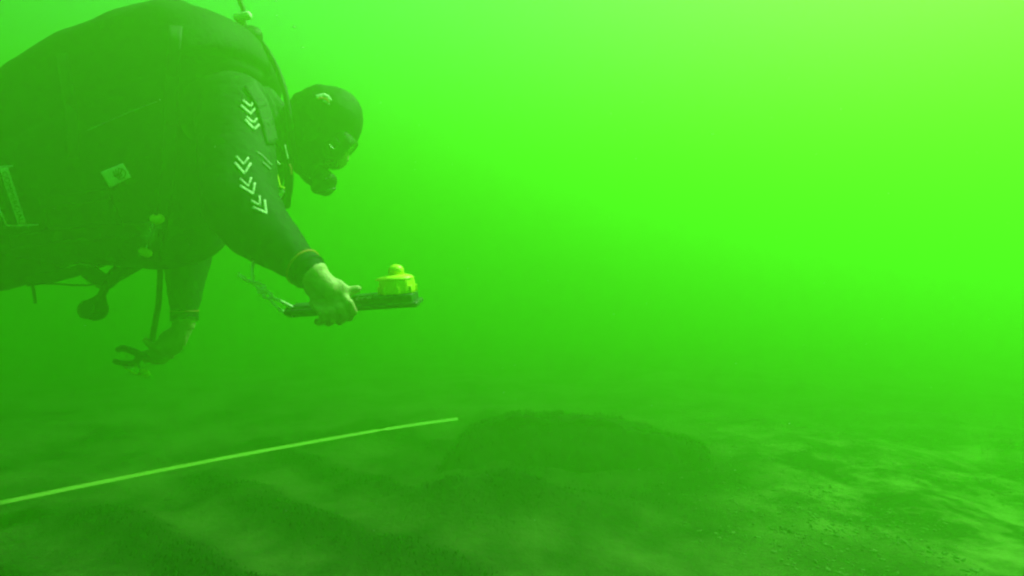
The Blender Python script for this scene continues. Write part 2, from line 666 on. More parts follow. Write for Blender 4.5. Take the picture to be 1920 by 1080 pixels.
# near hand: palm, thumb, four fingers closing under the board
limb(bm, [(WR, 0.029), (P(603, 529, 1.270), 0.027), (P(618, 543, 1.268), 0.025)])
ball(bm, P(600, 552, 1.275), (0.024, 0.018, 0.024))
ball(bm, P(590, 538, 1.276), (0.024, 0.020, 0.024))
ha = (P(652, 572, 1.27) - P(604, 530, 1.27)).normalized()
hbv = (P(612, 586, 1.27) - P(644, 548, 1.27)).normalized()
oball(bm, P(624, 554, 1.272), ha, LAT, hbv, (0.040, 0.016, 0.037))
oball(bm, P(630, 541, 1.272), (P(655, 552, 1.27) - P(604, 528, 1.27)).normalized(), LAT, Vector((0.4, 0, -1)).normalized(), (0.034, 0.016, 0.015))
limb(bm, [(P(620, 535, 1.268), 0.0135), (P(640, 540, 1.274), 0.0125), (P(650, 546, 1.278), 0.0112), (P(659, 545, 1.280), 0.0106), (P(670, 542, 1.282), 0.0092)])
for kn, j1, j2, tip in (
        ((655, 568), (663, 584), (655, 597), (648, 592)),
        ((639, 579), (645, 594), (637, 604), (630, 597)),
        ((621, 585), (624, 598), (617, 606), (611, 599)),
        ((604, 586), (605, 597), (599, 605), (594, 599))):
    limb(bm, [(P(kn[0] - 18, kn[1] - 17, 1.268), 0.0085), (P(*kn, 1.258), 0.0092), (P(*j1, 1.264), 0.0086), (P(*j2, 1.300), 0.0080), (P(tip[0], tip[1] + 4, 1.332), 0.0072)])
    ball(bm, P(*kn, 1.2565), 0.0098)
# far hand: palm hanging, fingers curled round the clip
FH = [(346, 606), (332, 628), (312, 648)]
limb(bm, [(P(346, 604, 1.93), 0.033), (P(338, 622, 1.925), 0.032), (P(322, 640, 1.92), 0.034), (P(308, 650, 1.92), 0.030)])
oball(bm, P(322, 641, 1.92), (P(300, 655, 1.92) - P(342, 620, 1.92)).normalized(), LAT, (P(330, 655, 1.92) - P(310, 630, 1.92)).normalized(), (0.056, 0.022, 0.042))
limb(bm, [(P(318, 634, 1.90), 0.015), (P(297, 652, 1.895), 0.0125), (P(284, 648, 1.895), 0.011), (P(273, 638, 1.895), 0.010)])
for k, (kn, j1, j2, tip) in enumerate((
        ((303, 648), (284, 660), (272, 662), (266, 668)),
        ((306, 656), (288, 668), (275, 668), (268, 672)),
        ((312, 662), (296, 673), (282, 674), (274, 676)),
        ((320, 666), (306, 676), (294, 678), (286, 678)))):
    dd = 1.905 + 0.012 * k
    limb(bm, [(P(*kn, dd), 0.0125), (P(*j1, dd), 0.0115), (P(*j2, dd + 0.012), 0.0105), (P(*tip, dd + 0.022), 0.0095)])
me = skin_mesh('body', bm, 0.0036, 4)
me.materials.append(M_SUIT)
me.materials.append(M_SKIN)
me.materials.append(M_HOOD)
nd = (P(604, 530, 1.27) - P(560, 492, 1.29)).normalized()
cut_near = P(590, 516, 1.27)
cut_far = P(346, 598, 1.93)
for p in me.polygons:
    c = p.center
    near_hand = (c - cut_near).dot(nd) > 0 and c.y < 1.42 and (c - cut_near).length < 0.25
    far_hand = c.z < cut_far.z + 0.1 * (c.x - cut_far.x) and c.y > 1.8 and (c - cut_far).length < 0.3
    r = c - head_c
    face = r.dot(FWD) > 0.076 and -0.055 < r.dot(UPH) < 0.03 and abs(r.dot(HLAT)) < 0.05 and r.length < 0.16
    if near_hand or far_hand or face: p.material_index = 1
    elif r.length < 0.17: p.material_index = 2
# cloth folds at the bends
NRM = [v.normal.copy() for v in me.vertices]
for v in me.vertices:
    c = v.co
    if (c - cut_near).dot(nd) < -0.01 and (c - head_c).length > 0.17 and c.z > cut_far.z + 0.02:
        f = 0.0030 * noise.noise(Vector((c.x * 9, c.y * 9, c.z * 14)))
        v.co = c + NRM[v.index] * (f + 0.002 * noise.noise(c * 40))
for v in me.vertices:      # soft creases in the hood, gathered towards the neck
    c = v.co
    r = c - head_c
    if r.length < 0.17 and r.dot(FWD) < 0.06:
        k = max(0.0, min(1.0, 0.5 - r.dot(UPH) * 5))
        v.co = c + NRM[v.index] * (0.004 * noise.noise(Vector((r.dot(UPH) * 46, r.dot(FWD) * 14, r.y * 10))) * (0.35 + k) + 0.0025 * noise.noise(c * 22))
body = link('body', me, None, diver)

dg = bpy.context.evaluated_depsgraph_get()
BODY_BVH = BVHTree.FromPolygons([v.co.copy() for v in me.vertices], [tuple(p.vertices) for p in me.polygons])

# cuffs
for pts, r, nm in (([P(563, 497, 1.285), P(571, 503, 1.28), P(580, 510, 1.274)], 0.040, 'cuff'), ([P(346, 585, 1.935), P(346, 592, 1.933), P(346, 600, 1.93)], 0.041, 'cuff')):
    tube(nm, pts, r, M_RUBBER, diver, seg=20)
ax = (P(580, 510, 1.274) - P(563, 497, 1.285)).normalized()
for c0, r, a in ((P(569, 501, 1.281), 0.0425, ax), (P(346, 583, 1.935), 0.0425, Vector((0, 0, -1)))):
    bm = lathe([(r - 0.003, -0.0022), (r, -0.0014), (r, 0.0014), (r - 0.003, 0.0022)], 24, c0, a, Vector((0, 1, 0.2)), cap=False)
    o = from_bm('wrist_band', bm, M_ORANGE, diver)

# ---- decals that follow the surface they are sewn, printed or painted on
def on_surface(bvh, px, py, off=0.0016):
    o = Vector((0, 0, CAM_H))
    d = (P(px, py, 1.0) - o).normalized()
    hit, nrm, _, _ = bvh.ray_cast(o, d)
    if hit is None:
        return None
    if nrm.dot(d) > 0: nrm = -nrm
    return hit + nrm * off, nrm


def patch_bm(bvh, quads, off=0.0016, n=6, bm=None):
    """quads in frame positions laid onto the surface, each a small grid with a rim"""
    if bm is None: bm = bmesh.new()
    for a, b, c, d in quads:
        A, B, Cc, Dd = (Vector(q) for q in (a, b, c, d))
        g = []
        ok = True
        for i in range(n + 1):
            row = []
            for j in range(n + 1):
                u, v = j / n, i / n
                q = (A * (1 - u) + B * u) * (1 - v) + (Dd * (1 - u) + Cc * u) * v
                s = on_surface(bvh, q.x, q.y, off)
                if s is None: ok = False; break
                row.append(s[0])
            if not ok: break
            g.append(row)
        if not ok: continue
        V = [[bm.verts.new(p) for p in row] for row in g]
        for i in range(n):
            for j in range(n):
                bm.faces.new((V[i][j], V[i][j + 1], V[i + 1][j + 1], V[i + 1][j]))
    return bm


def stroke_quads(pts, w):
    out = []
    for a, b in zip(pts, pts[1:]):
        a, b = Vector(a), Vector(b)
        t = (b - a).normalized()
        s = Vector((-t.y, t.x)) * w / 2
        a2, b2 = a - t * w * 0.35, b + t * w * 0.35
        out.append((a2 + s, b2 + s, b2 - s, a2 - s))
    return out


def solid_patch(name, bm, mat, parent, thick=0.001):
    o = from_bm(name, bm, mat, parent, smooth=True)
    m = o.modifiers.new('cloth', 'SOLIDIFY')
    m.thickness = thick
    m.offset = 0
    return o


chev = [
    ([(452, 199), (469, 214), (480, 201)], [(456, 190), (469, 201), (474, 192)]),
    ([(460, 226), (476, 243), (484, 235)], [(462, 220), (474, 231), (480, 224)]),
    ([(441, 307), (458, 326), (469, 308)], [(444, 295), (456, 309), (465, 297)]),
    ([(451, 350), (474, 364), (477, 345)], [(451, 337), (465, 350), (470, 335)]),
    ([(475, 390), (499, 400), (496, 377)], [(472, 378), (487, 386), (486, 369)])]
for k, (a, b) in enumerate(chev):
    bm = patch_bm(BODY_BVH, stroke_quads(a, 4.6) , 0.0018, 3)
    patch_bm(BODY_BVH, stroke_quads(b, 4.0), 0.0021, 3, bm)
    solid_patch('sleeve_chevron', bm, M_CHEV, diver, 0.0006)

# faint print on the chest
bm = patch_bm(BODY_BVH, stroke_quads([(482, 286), (492, 293), (500, 302), (508, 310)], 3.2), 0.0018, 3)
patch_bm(BODY_BVH, stroke_quads([(492, 305), (499, 311), (506, 318)], 3), 0.0021, 3, bm)
solid_patch('chest_print', bm, principled('grey_print', (0.1, 0.1, 0.1), 0.7), diver, 0.0006)

# glint of light on the hood, painted as a pale patch with red edges
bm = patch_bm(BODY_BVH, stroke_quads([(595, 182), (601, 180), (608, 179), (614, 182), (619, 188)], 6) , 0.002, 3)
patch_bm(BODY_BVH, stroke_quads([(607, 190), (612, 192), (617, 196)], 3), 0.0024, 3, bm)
hp = solid_patch('hood_glint', bm, M_WHITE, diver, 0.0006)
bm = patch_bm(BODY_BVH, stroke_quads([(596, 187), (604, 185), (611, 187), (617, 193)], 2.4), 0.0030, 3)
solid_patch('glint_edge', bm, M_RED, hp, 0.0006)

# ---- mask
mask_c = head_c + FWD * 0.074 + UPH * 0.004
MASK = bmesh.new()
prof = []
def mask_ring(bm, depth, sx, sy, notch):
    ring = []
    n = 32
    for k in range(n):
        a = 2 * math.pi * k / n
        ca, sa = math.cos(a), math.sin(a)
        x = sx * math.copysign(abs(ca) ** 0.6, ca)
        y = sy * math.copysign(abs(sa) ** 0.6, sa)
        if sa < 0: y *= 1 + notch * math.exp(-(x / (0.25 * sx)) ** 2) * 0.0
        ring.append(bm.verts.new(mask_c + HLAT * x + UPH * y + FWD * depth))
    return ring
rings = [mask_ring(MASK, -0.045, 0.074, 0.054, 0), mask_ring(MASK, -0.01, 0.078, 0.052, 0), mask_ring(MASK, 0.014, 0.076, 0.045, 0), mask_ring(MASK, 0.022, 0.074, 0.042, 0), mask_ring(MASK, 0.024, 0.068, 0.036, 0), mask_ring(MASK, 0.016, 0.066, 0.034, 0)]
for a, b in zip(rings, rings[1:]):
    for k in range(32):
        MASK.faces.new((a[k], a[(k + 1) % 32], b[(k + 1) % 32], b[k]))
mask = from_bm('mask', MASK, M_RUBBER, diver)
bm = bmesh.new()
r1 = mask_ring(bm, 0.019, 0.0665, 0.0345, 0)
r2 = mask_ring(bm, 0.021, 0.0665, 0.0345, 0)
bm.faces.new(r1[::-1]); bm.faces.new(r2)
for k in range(32): bm.faces.new((r1[k], r1[(k + 1) % 32], r2[(k + 1) % 32], r2[k]))
from_bm('lens', bm, M_LENS, mask, smooth=False)
bm = Soup()
oball(bm, mask_c - UPH * 0.046 + FWD * 0.004, UPH, HLAT, FWD, (0.024, 0.020, 0.030))
from_bm('nose_pocket', bm, M_RUBBER, mask)
# strap round the hood, with buckle
sp = []
for k in range(0, 21):
    a = math.pi * (0.06 + 0.88 * k / 20)
    r = Vector((0, 0, 0)) + HLAT * math.cos(a) * 0.097 - FWD * math.sin(a) * 0.108
    sp.append(head_c + UPH * 0.02 + r + FWD * 0.02)
ribbon('strap', sp, UPH, 0.022, 0.003, M_RUBBER, mask, curve=False)
for s in (1, -1):
    bm = box_bm(mask_c + HLAT * s * 0.081 - FWD * 0.012, HLAT, UPH, FWD, (0.010, 0.022, 0.024), bevel=0.003)
    bk = from_bm('buckle', bm, M_RUBBER, mask)
q0, q1 = P(617, 271, 1.60), P(626, 280, 1.60)
tube('buckle_pin', [q0, q0.lerp(q1, .5), q1], 0.0016, M_CHROME, mask, seg=6)

# ------------------------------------------------------------------ buoyancy vest with tank and hoses
rig = empty('scuba_set', P(260, 200, 1.75), 'black scuba vest with tank, hoses and white printed label on the diver', 'scuba gear')

outline = [(-150, 330), (-120, 275), (-60, 222), (0, 170), (50, 113), (100, 74), (150, 45), (200, 19), (250, -3), (300, -14), (345, -14), (390, -1), (420, 16), (445, 38), (460, 66), (468, 95), (455, 125),
           (410, 165), (375, 225), (362, 300), (368, 380), (350, 445), (322, 482), (270, 494), (200, 496), (140, 494), (80, 490), (20, 485), (-60, 470), (-130, 420), (-160, 360)]
S0, S1 = Vector((-40, 320)), Vector((330, 200))
YM = 1.66
HALF = 0.25


def resample(poly, m):
    pts = [Vector(p) for p in poly]
    n = len(pts)
    out = []
    for i in range(n):
        a, b, c, d = pts[i - 1], pts[i], pts[(i + 1) % n], pts[(i + 2) % n]
        for k in range(m):
            t = k / m
            out.append(0.5 * ((2 * b) + (c - a) * t + (2 * a - 5 * b + 4 * c - d) * t * t + (3 * b - a - 3 * c + d) * t ** 3))
    return out


ol = [Vector((960 + (v.x - 960) * 0.93, 540 + (v.y - 540) * 0.925)) for v in resample(outline, 4)]
bm = bmesh.new()
rings = []
NT = 22
for i in range(1, NT):
    th = -math.pi / 2 + math.pi * i / NT
    k = math.cos(th) ** 0.5
    dy = math.sin(th) * HALF
    ring = []
    for v in ol:
        t = max(0, min(1, (v - S0).dot(S1 - S0) / (S1 - S0).length_squared))
        q = S0 + (S1 - S0) * t
        w = q + (v - q) * k
        p = P(w.x, w.y, YM)
        p.y += dy
        ring.append(bm.verts.new(p))
    rings.append(ring)
m_ = len(ol)
for a, b in zip(rings, rings[1:]):
    for k in range(m_):
        bm.faces.new((a[k], a[(k + 1) % m_], b[(k + 1) % m_], b[k]))
bm.faces.new(rings[0][::-1])
bm.faces.new(rings[-1])
bmesh.ops.recalc_face_normals(bm, faces=bm.faces)
me = skin_mesh('vest', bm, 0.010, 4)
NRM = [v.normal.copy() for v in me.vertices]
for v in me.vertices:
    c = v.co
    # panel seam, quilting and sagging folds
    f = 0.013 * noise.noise(Vector((c.x * 5, c.y * 3, c.z * 7))) + 0.007 * noise.noise(Vector((c.x * 9 + c.z * 5, c.y * 6, c.z * 12 - c.x * 4))) + 0.004 * noise.noise(Vector((c.x * 16, c.y * 9, c.z * 20)))
    seam = P(230, 218, 1.55)
    dline = (c.z - seam.z) - (c.x - seam.x) * 0.46
    if c.y < YM: f -= 0.010 * math.exp(-(dline / 0.010) ** 2)
    v.co = c + NRM[v.index] * f
vest = link('vest', me, M_VEST, rig)
VEST_BVH = BVHTree.FromPolygons([v.co.copy() for v in me.vertices], [tuple(p.vertices) for p in me.polygons])

# harness webbing, pocket and piping sewn onto the vest
for st, w in (([(330, 60), (322, 150), (318, 240), (312, 330), (300, 420), (288, 478)], 24), ([(30, 452), (110, 440), (200, 432), (290, 428)], 26), ([(120, 110), (135, 200), (140, 290)], 22)):
    solid_patch('webbing', patch_bm(VEST_BVH, stroke_quads(st, w), 0.004, 4), M_STRAP, rig, 0.004)
pk = solid_patch('pocket', patch_bm(VEST_BVH, [((80, 372), (205, 356), (232, 420), (95, 428))], 0.006, 10), M_VEST, rig, 0.006)
solid_patch('pocket_flap', patch_bm(VEST_BVH, [((78, 368), (207, 352), (213, 372), (82, 388))], 0.011, 8), M_STRAP, pk, 0.004)
for st in ([(168, 246), (205, 230), (245, 212), (293, 190)],):
    solid_patch('piping', patch_bm(VEST_BVH, stroke_quads(st, 1.6), 0.006, 4), principled('grey_piping', (0.20, 0.20, 0.19), 0.6), rig, 0.0015)

# tank
t0, t1 = P(462, 88, 1.80), P(60, 235, 1.82)
axv = (t0 - t1).normalized()
L = (t0 - t1).length
prof = [(0.0, 0.0), (0.06, 0.0), (0.085, 0.012), (0.09, 0.03), (0.09, L - 0.075), (0.085, L - 0.045), (0.07, L - 0.02), (0.045, L - 0.005), (0.026, L), (0.022, L + 0.02)]
prof[0] = (0.004, 0.0)
tank = from_bm('tank', lathe(prof, 32, t1, axv, Vector((0, 1, 0))), M_STEEL, rig)
# valve and first stage
vb = P(466, 66, 1.76)
bm = lathe([(0.014, -0.05), (0.02, -0.046), (0.021, -0.01), (0.024, -0.008), (0.024, 0.02), (0.017, 0.024), (0.016, 0.04)], 18, P(464, 80, 1.78), Vector((0.2, 0, 1)), Vector((0, 1, 0)))
valve = from_bm('valve', bm, M_STEEL, rig)
bm = lathe([(0.009, -0.024), (0.011, -0.021), (0.0115, 0.018), (0.008, 0.024)], 16, P(455, 31, 1.74), Vector((1, -0.15, 0.12)), Vector((0, 1, 0)),
           warp=lambda a, r, h: 1 + 0.05 * math.cos(8 * a))
from_bm('valve_knob', bm, M_WHITE, valve)
tube('valve_stem', [P(450, 34, 1.745), P(456, 48, 1.755), P(463, 72, 1.775)], 0.013, M_STEEL, valve, seg=14)
bm = lathe([(0.006, 0.0), (0.03, 0.002), (0.034, 0.008), (0.034, 0.045), (0.028, 0.056), (0.012, 0.06)], 20, P(470, 92, 1.71), Vector((0.15, -0.5, 0.6)), Vector((1, 0, 0)))
first = from_bm('first_stage', bm, M_RUBBER, rig)
for c0, r in ((P(474, 66, 1.66), 0.0032),):
    bm = Soup(); ball(bm, c0, r); from_bm('port_plug', bm, M_CHROME, first)
tube('valve_pin', [P(465, 68, 1.655), P(468, 78, 1.655), P(470, 88, 1.655)], 0.0014, M_CHROME, first, seg=6)
# hoses
tube('hose', [P(453, 36, 1.74), P(456, 18, 1.745), P(450, 2, 1.75), P(444, -40, 1.76), P(430, -110, 1.80), P(400, -240, 1.86), P(360, -420, 1.90)], 0.0068, M_RUBBER, rig)
reg_c = P(607, 342, 1.70)
tube('hose', [P(470, 70, 1.72), P(488, 78, 1.70), P(507, 105, 1.68), P(523, 138, 1.66), P(535, 175, 1.64), P(542, 215, 1.63), P(546, 262, 1.62), P(556, 308, 1.63), P(576, 338, 1.66), P(592, 345, 1.70)], 0.0078, M_RUBBER, rig)
# second stage in the mouth
bm = Soup()
rf = (FWD * 0.8 - UPH * 0.45).normalized()
ru = LAT.cross(rf).normalized()
limb(bm, [(reg_c - rf * 0.008, 0.033), (reg_c + rf * 0.010, 0.030)])
oball(bm, reg_c - rf * 0.002, rf, LAT, ru, (0.026, 0.040, 0.038))
oball(bm, reg_c + rf * 0.012 - ru * 0.024, rf, LAT, ru, (0.014, 0.024, 0.016))
limb(bm, [(reg_c, 0.016), (reg_c - rf * 0.03 , 0.015), (head_c + FWD * 0.075 - UPH * 0.06, 0.014)])
me = skin_mesh('second_stage', bm, 0.004, 4)
regu = link('second_stage', me, M_RUBBER, rig)
bm = lathe([(0.027, 0), (0.028, 0.003), (0.024, 0.006), (0.010, 0.007)], 20, reg_c + rf * 0.022, rf, LAT)
from_bm('purge_cover', bm, M_BOARD, regu)
bm = Soup(); oball(bm, P(612, 335, 1.662), Vector((1, 0, 0)), LAT, Vector((0, 0, 1)), (0.004, 0.001, 0.0015)); from_bm('badge', bm, M_REFLECT, regu)

# inflator hose hanging on the chest, cords and rings
tube('inflator_hose', [P(520, 250, 1.62), P(534, 285, 1.60), P(541, 320, 1.59), P(541, 350, 1.59), P(537, 372, 1.59)], 0.0115, M_RUBBER, rig, rib=0.10, ribs=14, seg=14)
bm = Soup()
limb(bm, [(P(537, 366, 1.59), 0.013), (P(537, 384, 1.59), 0.012)])
oball(bm, P(531, 372, 1.585), Vector((1, 0, 0)), LAT, Vector((0, 0, 1)), (0.012, 0.008, 0.009))
link('inflator', skin_mesh('inflator', bm, 0.004, 3), M_RUBBER, rig)
for pl, mt, r in (
        ([(534, 271), (536, 281), (540, 298)], M_CORD, 0.0017), ([(515, 297), (519, 303), (524, 308)], M_CORD, 0.0026), ([(542, 308), (545, 315), (546, 327)], M_ORANGE, 0.0026),
        ([(518, 323), (521, 335), (524, 348)], M_LIME, 0.0032), ([(524, 350), (529, 352), (533, 353)], M_LIME, 0.0030), ([(531, 354), (523, 366), (515, 379)], M_CORD, 0.0024), ([(533, 358), (526, 371), (520, 384)], M_CORD, 0.0022)):
    tube('bungee_cord', [P(x, y, 1.545) for x, y in pl], r, mt, rig, seg=8)
# shoulder strap with chest webbing
solid_patch('shoulder_strap', patch_bm(BODY_BVH, stroke_quads([(470, 165), (488, 195), (500, 230), (508, 262)], 22), 0.004, 5), M_STRAP, rig, 0.003)

# printed label, partly outside the frame
lab = solid_patch('label_strip', patch_bm(VEST_BVH, [((0, 313), (17, 314), (52, 421), (37, 422))], 0.0035, 10), M_REFLECT, rig, 0.001)
bm = patch_bm(VEST_BVH, stroke_quads([(-40, 316), (-10, 313), (8, 313), (26, 312)], 2.2), 0.0045, 3)
patch_bm(VEST_BVH, stroke_quads([(15, 421.5), (36, 422.5), (54, 421.5), (73, 419.5)], 2.4), 0.0045, 3, bm)
patch_bm(VEST_BVH, stroke_quads([(-36, 316), (-12, 362), (2, 392), (15, 421.5)], 3.0), 0.0045, 3, bm)
solid_patch('label_border', bm, M_REFLECT, lab, 0.001)


def text_mesh(body_txt, size):
    cu = bpy.data.curves.new('txt', 'FONT')
    cu.body = body_txt
    cu.size = size
    cu.align_x = 'CENTER'
    cu.align_y = 'CENTER'
    cu.resolution_u = 4
    o = bpy.data.objects.new('txt', cu)
    C.objects.link(o)
    dg = bpy.context.evaluated_depsgraph_get()
    m = bpy.data.meshes.new_from_object(o.evaluated_get(dg))
    bpy.data.objects.remove(o)
    bpy.data.curves.remove(cu)
    return m


tm = text_mesh('COMMERCIAL', 1.0)
xsz = [v.co.x for v in tm.vertices]
wid = max(xsz) - min(xsz)
pA, pB = Vector((10.5, 322)), Vector((43, 416))
along = (pB - pA)
up2 = Vector((along.y, -along.x)).normalized()      # letter tops point to the right
for v in tm.vertices:
    u = (v.co.x - min(xsz)) / wid
    q = pA + along * u + up2 * (v.co.y * 14.0)
    s = on_surface(VEST_BVH, q.x, q.y, 0.0050)
    v.co = s[0] if s else v.co
link('label_text', tm, M_INK, lab, smooth=False)

# square patch with a round hand emblem
cor = [(190, 323.5), (232, 306.5), (247, 332), (209, 352)]
pat = solid_patch('square_patch', patch_bm(VEST_BVH, [tuple(cor)], 0.0035, 10), M_REFLECT, rig, 0.001)
ec = Vector((226, 326))
ring = [(ec.x + 11.5 * math.cos(a), ec.y + 9.5 * math.sin(a)) for a in [math.radians(q) for q in range(-100, 120, 20)]]
bm = patch_bm(VEST_BVH, stroke_quads(ring, 1.8), 0.005, 2)
for st in ([(216, 329), (221, 332), (227, 332), (231, 328)], [(217, 328), (215, 321)], [(220, 326), (220, 318)], [(224, 325), (225, 316)], [(228, 325), (231, 318)], [(218, 329), (226, 329)], [(221, 327), (229, 327)]):
    patch_bm(VEST_BVH, stroke_quads(st, 2.2), 0.0052 , 2, bm)
solid_patch('patch_emblem', bm, principled('emblem_green', (0.06, 0.10, 0.06), 0.8), pat, 0.0004)

# pull toggles with a scrap of clear film
ca = on_surface(VEST_BVH, 292, 406, 0.014)[0]
cb = on_surface(VEST_BVH, 274, 465, 0.014)[0]
for c0, hole in ((ca, True), (cb, False)):
    s = 0.0165
    bm = lathe([(0.003, 0.0108), (0.0042, 0.0108), (0.0095, 0.0098), (0.0145, 0.006), (s, 0.0), (0.0145, -0.006), (0.0095, -0.0098), (0.0042, -0.0108), (0.003, -0.0108)], 20, c0, Vector((0.12, -0.55, 1)) if hole else Vector((0.35, 0.25, 1)), Vector((1, 0, 0)))
    bl = from_bm('toggle_ball', bm, M_LIME, rig)
    if hole:
        hz = Vector((0.12, -0.55, 1)).normalized()
        from_bm('toggle_hole', lathe([(0.0035, 0.0), (0.0042, 0.0008), (0.002, 0.001)], 12, c0 + hz * 0.0106, hz, Vector((1, 0, 0))), M_INK, bl)
tube('toggle_cord', [ca, P(285, 425, ca.y - 0.002), P(279, 445, cb.y - 0.004), cb], 0.0018, M_CORD, rig, seg=6)
bm = bmesh.new()
gv = []
for i in range(9):
    t = i / 8
    row = []
    for j in range(5):
        u = j / 4 - 0.5
        px = 288 - 14 * t + u * (26 - 10 * t) + 4 * math.sin(t * 9 + u * 4)
        py = 418 + 38 * t + u * 8
        row.append(bm.verts.new(P(px, py, ca.y - 0.004 + 0.008 * math.sin(u * 7 + t * 6))))
    gv.append(row)
for a, b in zip(gv, gv[1:]):
    for j in range(4): bm.faces.new((a[j], a[j + 1], b[j + 1], b[j]))
solid_patch('clear_film', bm, M_FILM, rig, 0.0004)

# lower webbing, hanging gauge and the hose that goes down to the lowered hand
ribbon('crotch_strap', [P(48, 527, 1.62), P(110, 517, 1.66), P(175, 497, 1.7), P(230, 470, 1.74)], Vector((0, -0.35, 1)), 0.030, 0.004, M_STRAP, rig)
ribbon('waist_strap', [P(150, 495, 1.66), P(178, 518, 1.67), P(200, 528, 1.68), P(222, 512, 1.70), P(262, 488, 1.72)], Vector((0.3, -0.2, 1)), 0.045, 0.005, M_STRAP, rig)
tube('strap_cord', [P(52, 531, 1.62), P(100, 532, 1.63), P(150, 535, 1.64), P(195, 532, 1.66)], 0.0026, M_STRAP, rig, seg=6)
tube('strap_end', [P(58, 528, 1.62), P(63, 545, 1.62), P(66, 569, 1.62)], 0.0035, M_STRAP, rig, seg=6)
tube('gauge_hose', [P(240, 490, 1.70), P(215, 512, 1.69), P(199, 535, 1.68), P(188, 562, 1.68)], lambda t: 0.012 - 0.002 * t, M_RUBBER, rig, seg=12)
bm = Soup()
limb(bm, [(P(191, 555, 1.68), 0.011), (P(184, 570, 1.68), 0.022), (P(179, 580, 1.68), 0.033)])
me = skin_mesh('gauge', bm, 0.004, 4)
gauge = link('gauge', me, M_RUBBER, rig)
gb = P(178, 580, 1.68)
from_bm('gauge_face', lathe([(0.024, 0), (0.026, 0.002), (0.02, 0.004), (0.002, 0.0045)], 20, gb + Vector((0, -0.031, 0)), Vector((0, -1, 0.1)), Vector((1, 0, 0))), M_GLASS, gauge)
tube('console_hose', [P(300, 470, 1.86), P(300, 520, 1.89), P(297, 570, 1.905), P(290, 610, 1.91), P(283, 650, 1.90)], 0.0085, M_RUBBER, rig, seg=12)
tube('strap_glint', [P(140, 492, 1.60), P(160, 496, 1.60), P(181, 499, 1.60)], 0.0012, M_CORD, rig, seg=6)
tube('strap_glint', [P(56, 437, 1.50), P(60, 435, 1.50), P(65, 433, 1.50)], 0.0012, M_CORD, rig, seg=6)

# ------------------------------------------------------------------ board with the yellow housing, held forward
brd = empty('navigation_board', P(660, 570, 1.32), 'black handheld board with yellow domed housing gripped in the forward hand', 'board')
a0, a1 = P(546, 582, 1.33), P(788, 566, 1.33)
bx = (a1 - a0).normalized()
by = Vector((0, 1, 0.10)).normalized()
by = (by - bx * by.dot(bx)).normalized()
bz = bx.cross(by)
mid = (a0 + a1) / 2
Lb = (a1 - a0).length
bm = bmesh.new()
box_bm(mid, bx, by, bz, (Lb, 0.095, 0.011), bm, 0.004)
# rounded grip end and the thicker nose under the housing
box_bm(a0 + bx * 0.035, bx, by, bz, (0.075, 0.07, 0.025), bm, 0.010, 3)
board = from_bm('board', bm, M_BOARD, brd)
hc = P(742, 555, 1.33)
bm = box_bm(P(722, 560, 1.33), bx, by, bz, (0.133, 0.090, 0.022), None, 0.004)
nose = from_bm('housing_tray', bm, M_BOARD, brd)
for i, px in enumerate((700, 730, 745, 757)):
    bm = lathe([(0.004, 0), (0.0045, 0.004), (0.003, 0.008)], 10, P(px, 571 - 0.05 * (px - 700), 1.30), -bz, Vector((1, 0, 0)))
    from_bm('screw', bm, M_BOARD, nose)
# small print on the tray
bm = bmesh.new()
for i in range(9):
    x = 668 + i * 3.4
    y = 556 - i * 0.25
    s = Vector((0, -1, 0))
    hgt = random.choice((3.5, 5, 6))
    for (dx, dy, w, h) in ((0, 0, 0.9, hgt), (0.9, -hgt / 2 + 0.5, 1.4, 0.9)) if i % 3 else ((0, 0, 2.2, 0.9), (0.6, 2, 0.9, 3)):
        v = [bm.verts.new(P(x + dx + a * w / 2 + 0.4 * b, y + dy - b * h / 2 + 3, 1.2815)) for a, b in ((-1, -1), (1, -1), (1, 1), (-1, 1))]
        bm.faces.new(v)
from_bm('board_print', bm, M_REFLECT, nose, smooth=False)
bm = box_bm(P(682, 559, 1.297), bx, by, bz, (0.042, 0.028, 0.015), None, 0.002)
from_bm('print_plate', bm, M_BOARD, brd)

# yellow housing: ribbed octagonal cup, sloping collar with a lip, dome
hb = P(746, 549, 1.325)
up = bz
cup = lathe([(0.0385, 0.0), (0.0405, 0.002), (0.0400, 0.012), (0.0385, 0.028), (0.0375, 0.0315)], 10, hb, up, (bx + by * 0.41), None)
bmesh.ops.bevel(cup, geom=[e for e in cup.edges], offset=0.0018, segments=2, affect='EDGES')
housing = from_bm('housing', cup, M_YELLOW, brd, smooth=False)
lip = lambda a, r, h: 1 + 0.26 * math.exp(-((a - math.pi) / 0.30) ** 2) * (1 if r > 0.034 else 0)
coll = lathe([(0.0360, 0.0290), (0.0374, 0.0300), (0.0372, 0.0322), (0.033, 0.0362), (0.024, 0.0393), (0.0175, 0.0402), (0.0165, 0.0405)], 48, hb, up, bx, None, True, lip)
from_bm('collar', coll, M_YELLOW, housing)
dome = [(0.0170, 0.039), (0.0168, 0.0485)] + [(0.0168 * math.cos(a), 0.0485 + 0.0135 * math.sin(a)) for a in [math.radians(x) for x in (12, 25, 40, 55, 70, 84)]]
from_bm('dome', lathe(dome, 28, hb, up, bx), M_YELLOW, housing)
for k in range(8):
    a = math.pi * 2 * k / 8 + 0.18
    dirv = bx * math.cos(a) + by * math.sin(a)
    tang = up.cross(dirv)
    bm = bmesh.new()
    box_bm(hb + dirv * 0.0400 + up * 0.008, dirv, tang, up, (0.005, 0.007, 0.016), bm, 0.0012)
    from_bm('rib', bm, M_YELLOW, housing)

